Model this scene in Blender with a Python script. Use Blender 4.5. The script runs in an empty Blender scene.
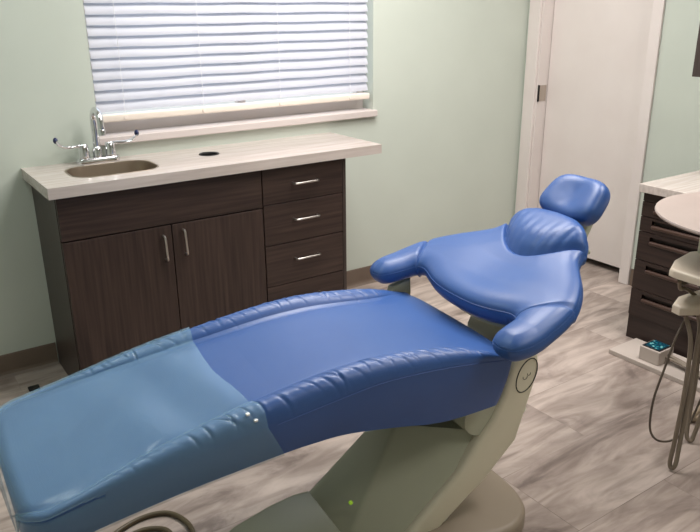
import bpy, bmesh, math, random
from mathutils import Vector, Matrix
random.seed(7)
C = bpy.context.scene.collection
PI = math.pi

# ------------------------------------------------------------------ materials
def srgb(r, g, b):
    def f(c):
        c /= 255.0
        return c / 12.92 if c <= .04045 else ((c + .055) / 1.055) ** 2.4
    return (f(r), f(g), f(b), 1)

def mat(name, col, rough=.5, metal=0, spec=.5, **kw):
    m = bpy.data.materials.new(name); m.use_nodes = True
    b = m.node_tree.nodes['Principled BSDF']
    b.inputs['Base Color'].default_value = col
    b.inputs['Roughness'].default_value = rough
    b.inputs['Metallic'].default_value = metal
    b.inputs['Specular IOR Level'].default_value = spec
    for k, v in kw.items():
        b.inputs[k.replace('_', ' ')].default_value = v
    return m

def nodes(m):
    nt = m.node_tree
    return nt, nt.nodes, nt.links, nt.nodes['Principled BSDF']

def mottle(m, scale, c1, c2, bump=0, stretch=(1, 1, 1), detail=4, lo=.35, hi=.65, bscale=None):
    nt, N, Lk, b = nodes(m)
    tc = N.new('ShaderNodeTexCoord'); mp = N.new('ShaderNodeMapping'); mp.inputs['Scale'].default_value = stretch
    no = N.new('ShaderNodeTexNoise'); no.inputs['Scale'].default_value = scale; no.inputs['Detail'].default_value = detail
    rp = N.new('ShaderNodeValToRGB'); rp.color_ramp.elements[0].position = lo; rp.color_ramp.elements[1].position = hi
    rp.color_ramp.elements[0].color = c1; rp.color_ramp.elements[1].color = c2
    Lk.new(tc.outputs['Object'], mp.inputs['Vector']); Lk.new(mp.outputs['Vector'], no.inputs['Vector'])
    Lk.new(no.outputs['Fac'], rp.inputs['Fac']); Lk.new(rp.outputs['Color'], b.inputs['Base Color'])
    if bump:
        bp = N.new('ShaderNodeBump'); bp.inputs['Strength'].default_value = bump; bp.inputs['Distance'].default_value = .002
        src = no
        if bscale:
            src = N.new('ShaderNodeTexNoise'); src.inputs['Scale'].default_value = bscale
            Lk.new(tc.outputs['Object'], src.inputs['Vector'])
        Lk.new(src.outputs['Fac'], bp.inputs['Height']); Lk.new(bp.outputs['Normal'], b.inputs['Normal'])
    return m

M = {}
M['wall'] = mottle(mat('wall_paint', srgb(196, 208, 190), .55, spec=.3), 3, srgb(192, 199, 189), srgb(195, 202, 192), .15, bscale=220)
M['ceil'] = mat('ceiling_white', srgb(235, 235, 230), .8)
M['base'] = mottle(mat('rubber_base', srgb(112, 96, 84), .5), 8, srgb(108, 93, 81), srgb(115, 100, 88))
M['white'] = mottle(mat('white_gloss_paint', srgb(226, 218, 214), .4), 4, srgb(216, 207, 203), srgb(220, 212, 208))
M['sillwhite'] = mat('sill_paint', srgb(204, 194, 190), .4)
M['slat'] = mat('blind_slat', srgb(214, 214, 220), .45)
M['rail'] = mat('blind_rail', srgb(238, 226, 214), .4)
M['cord'] = mat('blind_cord', srgb(235, 235, 238), .8)
M['lam'] = mottle(mat('counter_laminate', srgb(214, 202, 192), .16, spec=.6), 14, srgb(184, 173, 166), srgb(201, 191, 185), stretch=(.25, 5, 3), detail=6)
M['steel'] = mat('brushed_steel', srgb(172, 158, 142), .42, 1)
M['chrome'] = mat('chrome', srgb(225, 225, 228), .08, 1)
M['nickel'] = mat('satin_nickel', srgb(205, 200, 195), .3, 1)
M['black'] = mat('black_plastic', srgb(16, 15, 15), .5)
M['darkgap'] = mat('dark_gap', srgb(18, 14, 13), .8)
M['navy'] = mat('navy_index', srgb(25, 35, 80), .3)

def wood(name, direction, c1=(44, 33, 30), c2=(69, 54, 48), rough=.42):
    st = (.9, 22, 22) if direction == 'x' else ((22, 22, .9) if direction == 'z' else (22, .9, 22))
    m = mottle(mat(name, srgb(*c1), rough, spec=.4), 3.2, srgb(*c1), srgb(*c2), .06, st, 7, .3, .72)
    return m
M['woodx'] = wood('espresso_wood_horizontal', 'x')
M['woodz'] = wood('espresso_wood_vertical', 'z')
M['woody'] = wood('espresso_wood_sideways', 'y', (36, 27, 25), (58, 44, 39))
M['woodend'] = wood('espresso_end_panel', 'z', (54, 45, 42), (68, 58, 54), .4)
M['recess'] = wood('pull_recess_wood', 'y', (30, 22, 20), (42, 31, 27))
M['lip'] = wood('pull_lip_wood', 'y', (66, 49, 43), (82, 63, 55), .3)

# floor: vinyl planks with marbled swirls
def floor_mat():
    m = mat('marbled_vinyl_plank', srgb(170, 158, 150), .33, spec=.4); nt, N, Lk, b = nodes(m)
    tc = N.new('ShaderNodeTexCoord')
    mp = N.new('ShaderNodeMapping'); mp.inputs['Location'].default_value = (.95, .178, 0)
    br = N.new('ShaderNodeTexBrick'); br.inputs['Scale'].default_value = 1
    br.inputs['Brick Width'].default_value = 1.22; br.inputs['Row Height'].default_value = .32
    br.inputs['Mortar Size'].default_value = .0012; br.inputs['Mortar Smooth'].default_value = .2
    br.offset = .36; br.offset_frequency = 2
    br.inputs['Color1'].default_value = (0, 0, 0, 1); br.inputs['Color2'].default_value = (1, 1, 1, 1); br.inputs['Mortar'].default_value = (.5, .5, .5, 1)
    Lk.new(tc.outputs['Object'], mp.inputs['Vector']); Lk.new(mp.outputs['Vector'], br.inputs['Vector'])
    sc = N.new('ShaderNodeVectorMath'); sc.operation = 'MULTIPLY'; sc.inputs[1].default_value = (7.3, 5.1, 3.7)
    Lk.new(br.outputs['Color'], sc.inputs[0])
    ad = N.new('ShaderNodeVectorMath'); ad.operation = 'ADD'
    Lk.new(tc.outputs['Object'], ad.inputs[0]); Lk.new(sc.outputs[0], ad.inputs[1])
    mp2 = N.new('ShaderNodeMapping'); mp2.inputs['Scale'].default_value = (1.0, 2.3, 1); mp2.inputs['Rotation'].default_value = (0, 0, .3)
    Lk.new(ad.outputs[0], mp2.inputs['Vector'])
    n1 = N.new('ShaderNodeTexNoise'); n1.inputs['Scale'].default_value = 1.35; n1.inputs['Detail'].default_value = 6
    n1.inputs['Roughness'].default_value = .62; n1.inputs['Distortion'].default_value = 1.9
    Lk.new(mp2.outputs[0], n1.inputs['Vector'])
    mp3 = N.new('ShaderNodeMapping'); mp3.inputs['Scale'].default_value = (1.5, 6.5, 1); mp3.inputs['Rotation'].default_value = (0, 0, .25)
    Lk.new(ad.outputs[0], mp3.inputs['Vector'])
    n2 = N.new('ShaderNodeTexNoise'); n2.inputs['Scale'].default_value = 2.0; n2.inputs['Detail'].default_value = 7; n2.inputs['Distortion'].default_value = 1.2
    Lk.new(mp3.outputs[0], n2.inputs['Vector'])
    r1 = N.new('ShaderNodeValToRGB'); e = r1.color_ramp.elements
    e[0].position = .24; e[0].color = srgb(112, 101, 96); e[1].position = .72; e[1].color = srgb(200, 186, 178)
    x = e.new(.35); x.color = srgb(141, 128, 121)
    x = e.new(.43); x.color = srgb(172, 158, 150)
    x = e.new(.55); x.color = srgb(188, 174, 165)
    Lk.new(n1.outputs['Fac'], r1.inputs['Fac'])
    r2 = N.new('ShaderNodeValToRGB'); r2.color_ramp.elements[0].position = .33; r2.color_ramp.elements[1].position = .62
    r2.color_ramp.elements[0].color = srgb(182, 176, 173); r2.color_ramp.elements[1].color = (1, 1, 1, 1)
    Lk.new(n2.outputs['Fac'], r2.inputs['Fac'])
    mx = N.new('ShaderNodeMix'); mx.data_type = 'RGBA'; mx.blend_type = 'MULTIPLY'; mx.inputs[0].default_value = .8
    Lk.new(r1.outputs['Color'], mx.inputs[6]); Lk.new(r2.outputs['Color'], mx.inputs[7])
    rv = N.new('ShaderNodeValToRGB'); rv.color_ramp.elements[0].color = (.92, .92, .92, 1); rv.color_ramp.elements[1].color = (1.10, 1.09, 1.09, 1)
    Lk.new(br.outputs['Color'], rv.inputs['Fac'])
    mv = N.new('ShaderNodeMix'); mv.data_type = 'RGBA'; mv.blend_type = 'MULTIPLY'; mv.inputs[0].default_value = 1
    Lk.new(mx.outputs[2], mv.inputs[6]); Lk.new(rv.outputs['Color'], mv.inputs[7]); mx = mv
    mx2 = N.new('ShaderNodeMix'); mx2.data_type = 'RGBA'; mx2.inputs[7].default_value = srgb(105, 94, 88)
    ml = N.new('ShaderNodeMath'); ml.operation = 'MULTIPLY'; ml.inputs[1].default_value = .55
    Lk.new(br.outputs['Fac'], ml.inputs[0]); Lk.new(ml.outputs[0], mx2.inputs[0])
    Lk.new(mx.outputs[2], mx2.inputs[6]); Lk.new(mx2.outputs[2], b.inputs['Base Color'])
    return m
M['floor'] = floor_mat()

VB = srgb(50, 88, 168)
def vinyl(name, c):
    m = mottle(mat(name, srgb(*c), .41, spec=.7), 5, srgb(*c), srgb(c[0] + 3, c[1] + 4, c[2] + 5), .10, bscale=330)
    return m
M['vinyl'] = vinyl('blue_vinyl', (42, 82, 146))
M['stitch'] = mat('blue_stitching', srgb(62, 94, 158), .6)
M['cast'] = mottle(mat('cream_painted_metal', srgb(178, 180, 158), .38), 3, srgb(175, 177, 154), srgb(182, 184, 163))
M['cast_lit'] = mottle(mat('cream_metal_lit', srgb(222, 216, 192), .38), 3, srgb(219, 212, 188), srgb(226, 220, 197))  # same cream metal made paler: light on bracket and carrier put into the colour
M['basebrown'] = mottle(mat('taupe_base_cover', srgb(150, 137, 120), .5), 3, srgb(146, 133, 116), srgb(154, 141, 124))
M['cream'] = mottle(mat('cream_plastic', srgb(216, 204, 186), .38), 3, srgb(208, 196, 178), srgb(216, 204, 187))
M['tray'] = mottle(mat('tray_white', srgb(226, 214, 208), .35), 6, srgb(160, 147, 141), srgb(166, 153, 147))
M['hose'] = mat('grey_hose', srgb(128, 116, 102), .5)
M['hosedark'] = mat('dark_hose', srgb(92, 82, 72), .5)
M['hosebeige'] = mat('beige_hose', srgb(178, 160, 138), .5)
M['brownhose'] = mat('olive_hose', srgb(86, 74, 52), .45)
M['boxwhite'] = mottle(mat('box_white', srgb(232, 222, 212), .4), 5, srgb(182, 171, 163), srgb(190, 179, 171))
M['ring'] = mat('cap_groove', srgb(70, 70, 60), .6)

def screen_mat():
    m = mat('teal_screen', srgb(20, 60, 75), .25); nt, N, Lk, b = nodes(m)
    tc = N.new('ShaderNodeTexCoord'); vo = N.new('ShaderNodeTexVoronoi'); vo.inputs['Scale'].default_value = 55
    rp = N.new('ShaderNodeValToRGB'); e = rp.color_ramp.elements
    e[0].position = .15; e[0].color = srgb(150, 200, 195); e[1].position = .5; e[1].color = srgb(14, 62, 80)
    x = e.new(.3); x.color = srgb(28, 118, 130)
    Lk.new(tc.outputs['Object'], vo.inputs['Vector']); Lk.new(vo.outputs['Distance'], rp.inputs['Fac']); Lk.new(rp.outputs['Color'], b.inputs['Base Color'])
    return m
M['screen'] = screen_mat()

def film_mat():
    m = mat('clear_plastic_film', srgb(140, 180, 206), .22, spec=.6); nt, N, Lk, b = nodes(m)
    b.inputs['Alpha'].default_value = .37
    tc = N.new('ShaderNodeTexCoord'); no = N.new('ShaderNodeTexNoise'); no.inputs['Scale'].default_value = 9; no.inputs['Detail'].default_value = 3
    mp = N.new('ShaderNodeMapping'); mp.inputs['Scale'].default_value = (2.0, .5, 1); mp.inputs['Rotation'].default_value = (0, 0, .5)
    bp = N.new('ShaderNodeBump'); bp.inputs['Strength'].default_value = .25; bp.inputs['Distance'].default_value = .01
    Lk.new(tc.outputs['Object'], mp.inputs[0]); Lk.new(mp.outputs[0], no.inputs['Vector']); Lk.new(no.outputs['Fac'], bp.inputs['Height']); Lk.new(bp.outputs[0], b.inputs['Normal'])
    return m
M['film'] = film_mat()
def slat_translucent():
    m = M['slat']; nt, N, Lk, b = nodes(m)
    tr = N.new('ShaderNodeBsdfTranslucent'); tr.inputs['Color'].default_value = srgb(238, 243, 255)
    mx = N.new('ShaderNodeMixShader'); mx.inputs[0].default_value = .30
    out = N['Material Output']
    Lk.new(b.outputs[0], mx.inputs[1]); Lk.new(tr.outputs[0], mx.inputs[2]); Lk.new(mx.outputs[0], out.inputs['Surface'])
slat_translucent()
g = mat('window_glass', (1, 1, 1, 1), .02); g.node_tree.nodes['Principled BSDF'].inputs['Alpha'].default_value = .12; M['glass'] = g

# ------------------------------------------------------------------ mesh helpers
def add_box(bm, x0, x1, y0, y1, z0, z1, bev=0, seg=2):
    r = bmesh.ops.create_cube(bm, size=1)
    for v in r['verts']:
        v.co = Vector(((x0 + x1) / 2 + v.co.x * (x1 - x0), (y0 + y1) / 2 + v.co.y * (y1 - y0), (z0 + z1) / 2 + v.co.z * (z1 - z0)))
    if bev:
        es = list({e for v in r['verts'] for e in v.link_edges})
        bmesh.ops.bevel(bm, geom=es, offset=bev, segments=seg, affect='EDGES', profile=.5)

def catmull(P, n):
    P = [Vector(p) for p in P]; out = []; k = len(P)
    for i in range(n):
        x = i / (n - 1) * (k - 1); j = min(int(x), k - 2); t = x - j
        p0 = P[max(j - 1, 0)]; p1 = P[j]; p2 = P[j + 1]; p3 = P[min(j + 2, k - 1)]
        out.append(.5 * ((2 * p1) + (p2 - p0) * t + (2 * p0 - 5 * p1 + 4 * p2 - p3) * t * t + (3 * p1 - p0 - 3 * p2 + p3) * t ** 3))
    return out

def add_tube(bm, pts, r, seg=10, closed=False):
    pts = [Vector(p) for p in pts]; n = len(pts); rings = []
    up = None
    for i, p in enumerate(pts):
        a = pts[(i - 1) % n] if (closed or i > 0) else pts[i]
        b = pts[(i + 1) % n] if (closed or i < n - 1) else pts[i]
        t = (b - a).normalized() if (b - a).length > 1e-9 else Vector((0, 0, 1))
        if up is None:
            up = t.orthogonal().normalized()
        up = (up - t * up.dot(t)); up = up.normalized() if up.length > 1e-6 else t.orthogonal().normalized()
        s = t.cross(up); rr = r[i] if isinstance(r, (list, tuple)) else r
        rings.append([bm.verts.new(p + (math.cos(2 * PI * k / seg) * up + math.sin(2 * PI * k / seg) * s) * rr) for k in range(seg)])
    for i in range(n if closed else n - 1):
        a, b = rings[i], rings[(i + 1) % n]
        for k in range(seg):
            bm.faces.new((a[k], a[(k + 1) % seg], b[(k + 1) % seg], b[k]))
    if not closed:
        bm.faces.new(rings[0][::-1]); bm.faces.new(rings[-1])

def add_lathe(bm, prof, c=(0, 0, 0), seg=32, axis='z'):
    rings = []
    for r, z in prof:
        ring = []
        for k in range(seg):
            a = 2 * PI * k / seg
            p = (r * math.cos(a), r * math.sin(a), z)
            if axis == 'y': p = (p[0], p[2], p[1])
            ring.append(bm.verts.new(Vector(c) + Vector(p)))
        rings.append(ring)
    for a, b in zip(rings, rings[1:]):
        for k in range(seg):
            bm.faces.new((a[k], a[(k + 1) % seg], b[(k + 1) % seg], b[k]))
    bm.faces.new(rings[0][::-1]); bm.faces.new(rings[-1])

def add_prism_uw(bm, poly, v0, v1, bev=0, seg=3):
    """polygon in the (x,z) plane extruded along y"""
    a = [bm.verts.new((p[0], v0, p[1])) for p in poly]; b = [bm.verts.new((p[0], v1, p[1])) for p in poly]
    fs = [bm.faces.new(a), bm.faces.new(b[::-1])]
    n = len(poly)
    for i in range(n):
        fs.append(bm.faces.new((a[(i + 1) % n], a[i], b[i], b[(i + 1) % n])))
    bmesh.ops.recalc_face_normals(bm, faces=fs)
    if bev:
        es = [e for f in fs[:2] for e in f.edges]
        bmesh.ops.bevel(bm, geom=es, offset=bev, segments=seg, affect='EDGES', profile=.5)

def add_prism_xy(bm, poly, z0, z1, bev=0, seg=3):
    a = [bm.verts.new((p[0], p[1], z0)) for p in poly]; b = [bm.verts.new((p[0], p[1], z1)) for p in poly]
    fs = [bm.faces.new(a[::-1]), bm.faces.new(b)]
    n = len(poly)
    for i in range(n):
        fs.append(bm.faces.new((a[i], a[(i + 1) % n], b[(i + 1) % n], b[i])))
    bmesh.ops.recalc_face_normals(bm, faces=fs)
    if bev:
        bmesh.ops.bevel(bm, geom=list(fs[1].edges), offset=bev, segments=seg, affect='EDGES', profile=.5)

def rrect(cx, cy, hx, hy, r, n=8):
    out = []
    for sx, sy, a0 in ((1, 1, 0), (-1, 1, 90), (-1, -1, 180), (1, -1, 270)):
        for k in range(n + 1):
            a = math.radians(a0 + 90 * k / n)
            out.append((cx + sx * (hx - r) + r * math.cos(a), cy + sy * (hy - r) + r * math.sin(a)))
    return out

def plate_with_holes(bm, outer, holes, z0, z1):
    rings = {}
    for z in (z0, z1):
        es = []; rr = []
        for loop in [outer] + holes:
            vs = [bm.verts.new((p[0], p[1], z)) for p in loop]
            es += [bm.edges.new((vs[i], vs[(i + 1) % len(vs)])) for i in range(len(vs))]
            rr.append(vs)
        bmesh.ops.triangle_fill(bm, use_beauty=True, use_dissolve=False, edges=es)
        rings[z] = rr
    for a, b in zip(rings[z0], rings[z1]):
        for i in range(len(a)):
            j = (i + 1) % len(a)
            bm.faces.new((a[i], a[j], b[j], b[i]))
    bmesh.ops.recalc_face_normals(bm, faces=bm.faces)

def obj(name, bm, m, parent=None, smooth=False, angle=40, loc=None):
    me = bpy.data.meshes.new(name); bmesh.ops.recalc_face_normals(bm, faces=bm.faces)
    bm.to_mesh(me); bm.free(); me.materials.append(m)
    if smooth:
        for p in me.polygons: p.use_smooth = True
        me.set_sharp_from_angle(angle=math.radians(angle))
    o = bpy.data.objects.new(name, me); C.objects.link(o)
    if parent: o.parent = parent
    if loc: o.location = loc
    return o

def tag(o, label, cat, group=None):
    o['label'] = label; o['category'] = cat
    if group: o['group'] = group
    return o

def thing(name, label, cat, loc=(0, 0, 0), rz=0, group=None):
    o = bpy.data.objects.new(name, None); C.objects.link(o); o.location = loc; o.rotation_euler = (0, 0, rz); o.empty_display_size = .1
    return tag(o, label, cat, group)

def struct(name, bm, m, parent=None, **kw):
    o = obj(name, bm, m, parent, **kw)
    if not parent: o['kind'] = 'structure'
    return o

def boxes(*bs, bev=0, seg=2):
    bm = bmesh.new()
    for b in bs: add_box(bm, *b, bev=bev, seg=seg)
    return bm

# ------------------------------------------------------------------ the room
XR = 2.974                      # right wall
WX0, WX1, WZ0, WZ1 = .335, 1.805, .996, 2.12
XL, YF, ZC = -1.6, -5.4, 2.6
struct('floor', boxes((XL - .1, XR + .5, YF - .1, .25, -.1, 0)), M['floor'])
struct('ceiling', boxes((XL - .1, XR + .5, YF - .1, .25, ZC, ZC + .1)), M['ceil'])
struct('wall_back', boxes((XL, WX0, 0, .14, 0, ZC), (WX1, XR + .3, 0, .14, 0, ZC), (WX0, WX1, 0, .14, 0, WZ0), (WX0, WX1, 0, .14, WZ1, ZC)), M['wall'])
DY0, DY1, DZ = -.848, -.105, 2.06   # door opening
struct('wall_right', boxes((XR, XR + .14, YF, DY0, 0, ZC), (XR, XR + .14, DY1, 0, 0, ZC), (XR, XR + .14, DY0, DY1, DZ, ZC)), M['wall'])
struct('hall_light_block', boxes((XR + .3, XR + .4, YF, .2, 0, ZC)), M['white'])  # unseen panel added behind the door to stop sky light leaking in under it
struct('wall_left', boxes((XL - .1, XL, YF, 0, 0, ZC)), M['wall'])
struct('wall_front', boxes((XL, XR, YF - .1, YF, 0, ZC)), M['wall'])

def base_profile(bm, x0, x1):
    pr = [(0, 0), (0, .102), (-.004, .103), (-.006, .099), (-.006, .022), (-.010, .010), (-.020, .002), (-.022, 0)]
    a = [bm.verts.new((x0, y, z)) for y, z in pr]; b = [bm.verts.new((x1, y, z)) for y, z in pr]
    for i in range(len(pr)):
        j = (i + 1) % len(pr); bm.faces.new((a[i], a[j], b[j], b[i]))
    bm.faces.new(a); bm.faces.new(b[::-1])
bm = bmesh.new(); base_profile(bm, XL, .024); base_profile(bm, 1.34, XR - .02)
struct('baseboard_back', bm, M['base'])
bm = boxes((XR - .008, XR, YF, -.915, 0, .1))
struct('baseboard_right', bm, M['base'])

# door: casing, jamb, leaf
cas = bmesh.new()
add_box(cas, XR - .018, XR, DY1 - .002, DY1 + .085, 0, DZ + .09, .004)
add_box(cas, XR - .018, XR, DY0 - .062, DY0 + .002, 0, DZ + .09, .004)
add_box(cas, XR - .018, XR, DY0, DY1, DZ, DZ + .09, .004)
add_box(cas, XR, XR + .14, DY1 - .012, DY1, 0, DZ)
add_box(cas, XR, XR + .14, DY0, DY0 + .012, 0, DZ)
struct('trim_1', cas, M['white'])
door = bpy.data.objects.new('door_1', None); C.objects.link(door); door.location = (XR + .085, DY1, 0); door['kind'] = 'structure'
def local(o, bm):
    bmesh.ops.translate(bm, verts=bm.verts, vec=-o.location); return bm
obj('door_leaf', local(door, boxes((XR + .085, XR + .125, DY0 + .015, DY1 - .016, .045, DZ - .004), bev=.002)), M['white'], door)
st = boxes((XR + .012, XR + .075, DY1 - .0155, DY1 - .012, .965, 1.06), bev=.001)
o = obj('strike_plate', local(door, st), mat('satin_plate', srgb(178, 166, 154), .35, .3), door); o['label'] = 'satin metal strike plate on the door jamb'
st = boxes((XR + .0, XR + .012, DY1 - .019, DY1 - .012, .963, 1.062))
obj('strike_lip', local(door, st), M['darkgap'], door)

# window: frame, glass, sill
win = bpy.data.objects.new('window_1', None); C.objects.link(win); win.location = (WX0, .07, WZ0); win['kind'] = 'structure'
fr = boxes((WX0, WX0 + .04, .095, .135, WZ0, WZ1), (WX1 - .04, WX1, .095, .135, WZ0, WZ1), (WX0 + .04, WX1 - .04, .096, .134, WZ0, WZ0 + .05), (WX0 + .04, WX1 - .04, .096, .134, WZ1 - .05, WZ1), ((WX0 + WX1) / 2 - .02, (WX0 + WX1) / 2 + .02, .095, .133, WZ0 + .05, WZ1 - .05))
obj('window_frame', local(win, fr), M['white'], win)
obj('window_pane', local(win, boxes((WX0 + .03, WX1 - .03, .112, .116, WZ0 + .03, WZ1 - .03))), M['glass'], win)
sl = bmesh.new(); add_box(sl, WX0 - .012, WX1 + .012, -.028, .095, .962, .997, .004)
struct('trim_2', sl, M['sillwhite'])

# blind
bl = thing('window_blind', 'white horizontal slat blind lowered over the window', 'blind', (WX0 + .012, .03, 1.02))
def bloc(bm): return local(bl, bm)
bm = bmesh.new(); BX0, BX1 = WX0 + .010, WX1 - .020
NS = 24; pitch = .0445; wd = .0505; z0 = 1.122
for i in range(NS):
    zc = z0 + pitch * i
    tilt = math.radians(65 + random.uniform(-1.5, 1.5)); dz = random.uniform(-.0012, .0012)
    def pt(x, s, off, sag):
        # s: -1 lower .. 1 upper ; slat leans so its lower edge is toward the room
        yy = -math.cos(tilt) * s * wd / 2; zz = math.sin(tilt) * s * wd / 2
        cur = .006 * (1 - s * s)
        ny, nz = -math.sin(tilt), -math.cos(tilt)
        return (x, .034 + (-1) * (-yy) * -1 + (ny) * (cur + off), zc + dz + sag + zz + (-nz) * 0)
    nx = 24; ny_ = 7; wav = random.uniform(0, 6)
    for off in (0, .0028):
        pass
    grid = [[[bm.verts.new(pt(BX0 + (BX1 - BX0) * a / nx, -1 + 2 * b / (ny_ - 1), off, .0011 * math.sin(a * .9 + wav))) for b in range(ny_)] for a in range(nx + 1)] for off in (0, .0028)]
    for gi in range(2):
        gg = grid[gi]
        for a in range(nx):
            for b in range(ny_ - 1):
                bm.faces.new((gg[a][b], gg[a + 1][b], gg[a + 1][b + 1], gg[a][b + 1]))
    for a in range(nx):
        bm.faces.new((grid[0][a][0], grid[1][a][0], grid[1][a + 1][0], grid[0][a + 1][0]))
        bm.faces.new((grid[0][a][-1], grid[0][a + 1][-1], grid[1][a + 1][-1], grid[1][a][-1]))
obj('slats', bloc(bm), M['slat'], bl, smooth=True)
bm = bmesh.new(); add_box(bm, BX0 - .002, BX1 + .002, .004, .056, 1.054, 1.086, .006, 3)
br_ = obj('bottom_rail', bloc(bm), M['rail'], bl, smooth=True)
for x in (.46, .83, 1.24, 1.66):
    bm = bmesh.new(); add_lathe(bm, [(.0, -.0035), (.009, -.003), (.010, .0), (.009, .003), (.0, .0035)], (x, .003, 1.070), 16, 'y')
    obj('rail_button', bloc(bm), M['rail'], br_, smooth=True)
for x in (.46, .83, 1.24, 1.66):
    bm = bmesh.new(); add_tube(bm, [(x, .006, 1.06), (x, .006, 2.08)], .0011, 6)
    obj('ladder_cord', bloc(bm), M['cord'], bl)
obj('head_rail', bloc(boxes((BX0, BX1, .005, .06, 2.07, 2.118), bev=.003)), M['rail'], bl)

# ------------------------------------------------------------------ sink cabinet run
CB = thing('sink_base_cabinet', 'dark espresso wood base cabinet under the window with two doors and drawers', 'cabinet', (.03, 0, 0))
def cl(bm): return local(CB, bm)
CX0, CX1, CF, CT = .028, 1.335, -.405, .857
obj('side_panel', cl(boxes((CX0, CX0 + .018, CF, -.006, 0, CT))), M['woodend'], CB)
obj('side_panel', cl(boxes((CX1 - .018, CX1, CF - .018, -.006, 0, CT))), M['woodend'], CB)
obj('partition', cl(boxes((.880, .898, CF, -.006, .1, CT))), M['woodend'], CB)
obj('back_panel', cl(boxes((CX0 + .018, CX1 - .018, -.02, -.006, .1, CT))), M['woodend'], CB)
obj('bottom_panel', cl(boxes((CX0 + .018, CX1 - .018, CF, -.02, .1, .118))), M['woodend'], CB)
obj('kick_board', cl(boxes((CX0 + .018, CX1 - .018, CF + .05, CF + .065, 0, .1))), M['darkgap'], CB)
obj('face_frame', cl(boxes((CX0 + .018, .880, CF + .004, CF + .016, .66, .70), (CX0 + .018, CX1 - .018, CF + .004, CF + .016, .83, CT), (.898, CX1 - .018, CF + .004, CF + .016, .48, .52), (.455, .48, CF + .004, CF + .016, .118, .68), (.898, CX1 - .018, CF + .004, CF + .016, .28, .33), (.898, CX1 - .018, CF + .004, CF + .016, .67, .71))), M['darkgap'], CB)
FY0, FY1 = CF - .018, CF
def front(name, x0, x1, z0, z1, m):
    return obj(name, cl(boxes((x0, x1, FY0, FY1, z0, z1), bev=.0015)), m, CB)
front('false_front', CX0 + .002, .888, .684, .853, M['woodx'])
def handle(parent, a, b, label=None):
    a = Vector(a); b = Vector(b); d = Vector((0, -.026, 0)); t = (b - a).normalized()
    bm = bmesh.new()
    pts = [a, a + d * .7, a + d * .95 + t * .004, a + d + t * .012] + [a + d + (b - a) * k for k in (.3, .5, .7)] + [b + d - t * .012, b + d * .95 - t * .004, b + d * .7, b]
    add_tube(bm, pts, .0045, 8)
    o = obj('handle', cl(bm), M['nickel'], parent, smooth=True)
    return o
d1 = front('door', CX0 + .002, .462, .112, .678, M['woodz'])
d2 = front('door', .466, .888, .112, .678, M['woodz'])
handle(d1, (.428, FY0, .535), (.424, FY0, .640)); handle(d2, (.515, FY0, .545), (.511, FY0, .652))
for (z0_, z1_, zh) in ((.692, .853, .775), (.500, .688, .607), (.301, .496, .417), (.112, .297, .22)):
    w_ = front('drawer', .893, CX1 - .020, z0_, z1_, M['woodx'])
    handle(w_, (1.045, FY0, zh), (1.172, FY0, zh))

# worktop with sink and waste hole
D_ = -.452
ct = thing('countertop', 'pale stone-look countertop on the dark sink cabinet', 'countertop', (0, 0, .86))
SX, SY, SHX, SHY = .306, -.236, .175, .120
bm = bmesh.new()
hole_sink = rrect(SX, SY, SHX, SHY, .085, 8)
gx, gy, gr = .755, -.188, .040
hole_g = [(gx + gr * math.cos(2 * PI * k / 28), gy + gr * math.sin(2 * PI * k / 28)) for k in range(28)]
plate_with_holes(bm, [(0, D_), (1.525, D_), (1.525, 0), (0, 0)], [hole_sink, hole_g], .859, .902)
obj('countertop_slab', local(ct, bm), M['lam'], ct)
bm = bmesh.new()
prof = [(gr + .006, .9035), (gr + .004, .906), (gr - .002, .9045), (gr - .004, .90), (gr - .004, .862), (gr - .007, .862), (gr - .007, .90)]
rings = [[bm.verts.new((gx + r * math.cos(2 * PI * k / 28), gy + r * math.sin(2 * PI * k / 28), z)) for k in range(28)] for r, z in prof]
for a, b in zip(rings, rings[1:]):
    for k in range(28): bm.faces.new((a[k], a[(k + 1) % 28], b[(k + 1) % 28], b[k]))
obj('waste_ring', local(ct, bm), M['black'], ct, smooth=True)
bm = bmesh.new(); add_lathe(bm, [(gr - .005, .71), (gr - .005, .858), (gr - .004, .861), (gr - .009, .861), (gr - .009, .715)], (gx, gy, 0), 28)
obj('waste_chute', local(ct, bm), M['black'], ct, smooth=True)

sk = thing('sink_basin', 'small oval stainless steel sink sunk into the pale countertop', 'sink', (SX, SY, .72))
bm = bmesh.new(); rings = []
for k, (ins, z) in enumerate([(-.0045, .9025), (-.004, .9038), (.0, .9042), (.003, .9025), (.004, .895), (.006, .80), (.014, .765), (.030, .738), (.055, .728), (.09, .724)]):
    rr = rrect(SX, SY, SHX - ins, max(SHY - ins, .01), max(.085 - ins * .6, .008), 8)
    rings.append([bm.verts.new((p[0], p[1], z)) for p in rr])
for a, b in zip(rings, rings[1:]):
    for k in range(len(a)): bm.faces.new((a[k], a[(k + 1) % len(a)], b[(k + 1) % len(a)], b[k]))
bm.faces.new(rings[-1])
obj('basin', local(sk, bm), M['steel'], sk, smooth=True)
bm = bmesh.new(); add_lathe(bm, [(.0, .7245), (.022, .7245), (.024, .727), (.018, .7275), (.0, .726)], (SX, SY, 0), 20)
obj('drain', local(sk, bm), M['chrome'], sk, smooth=True)

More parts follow.
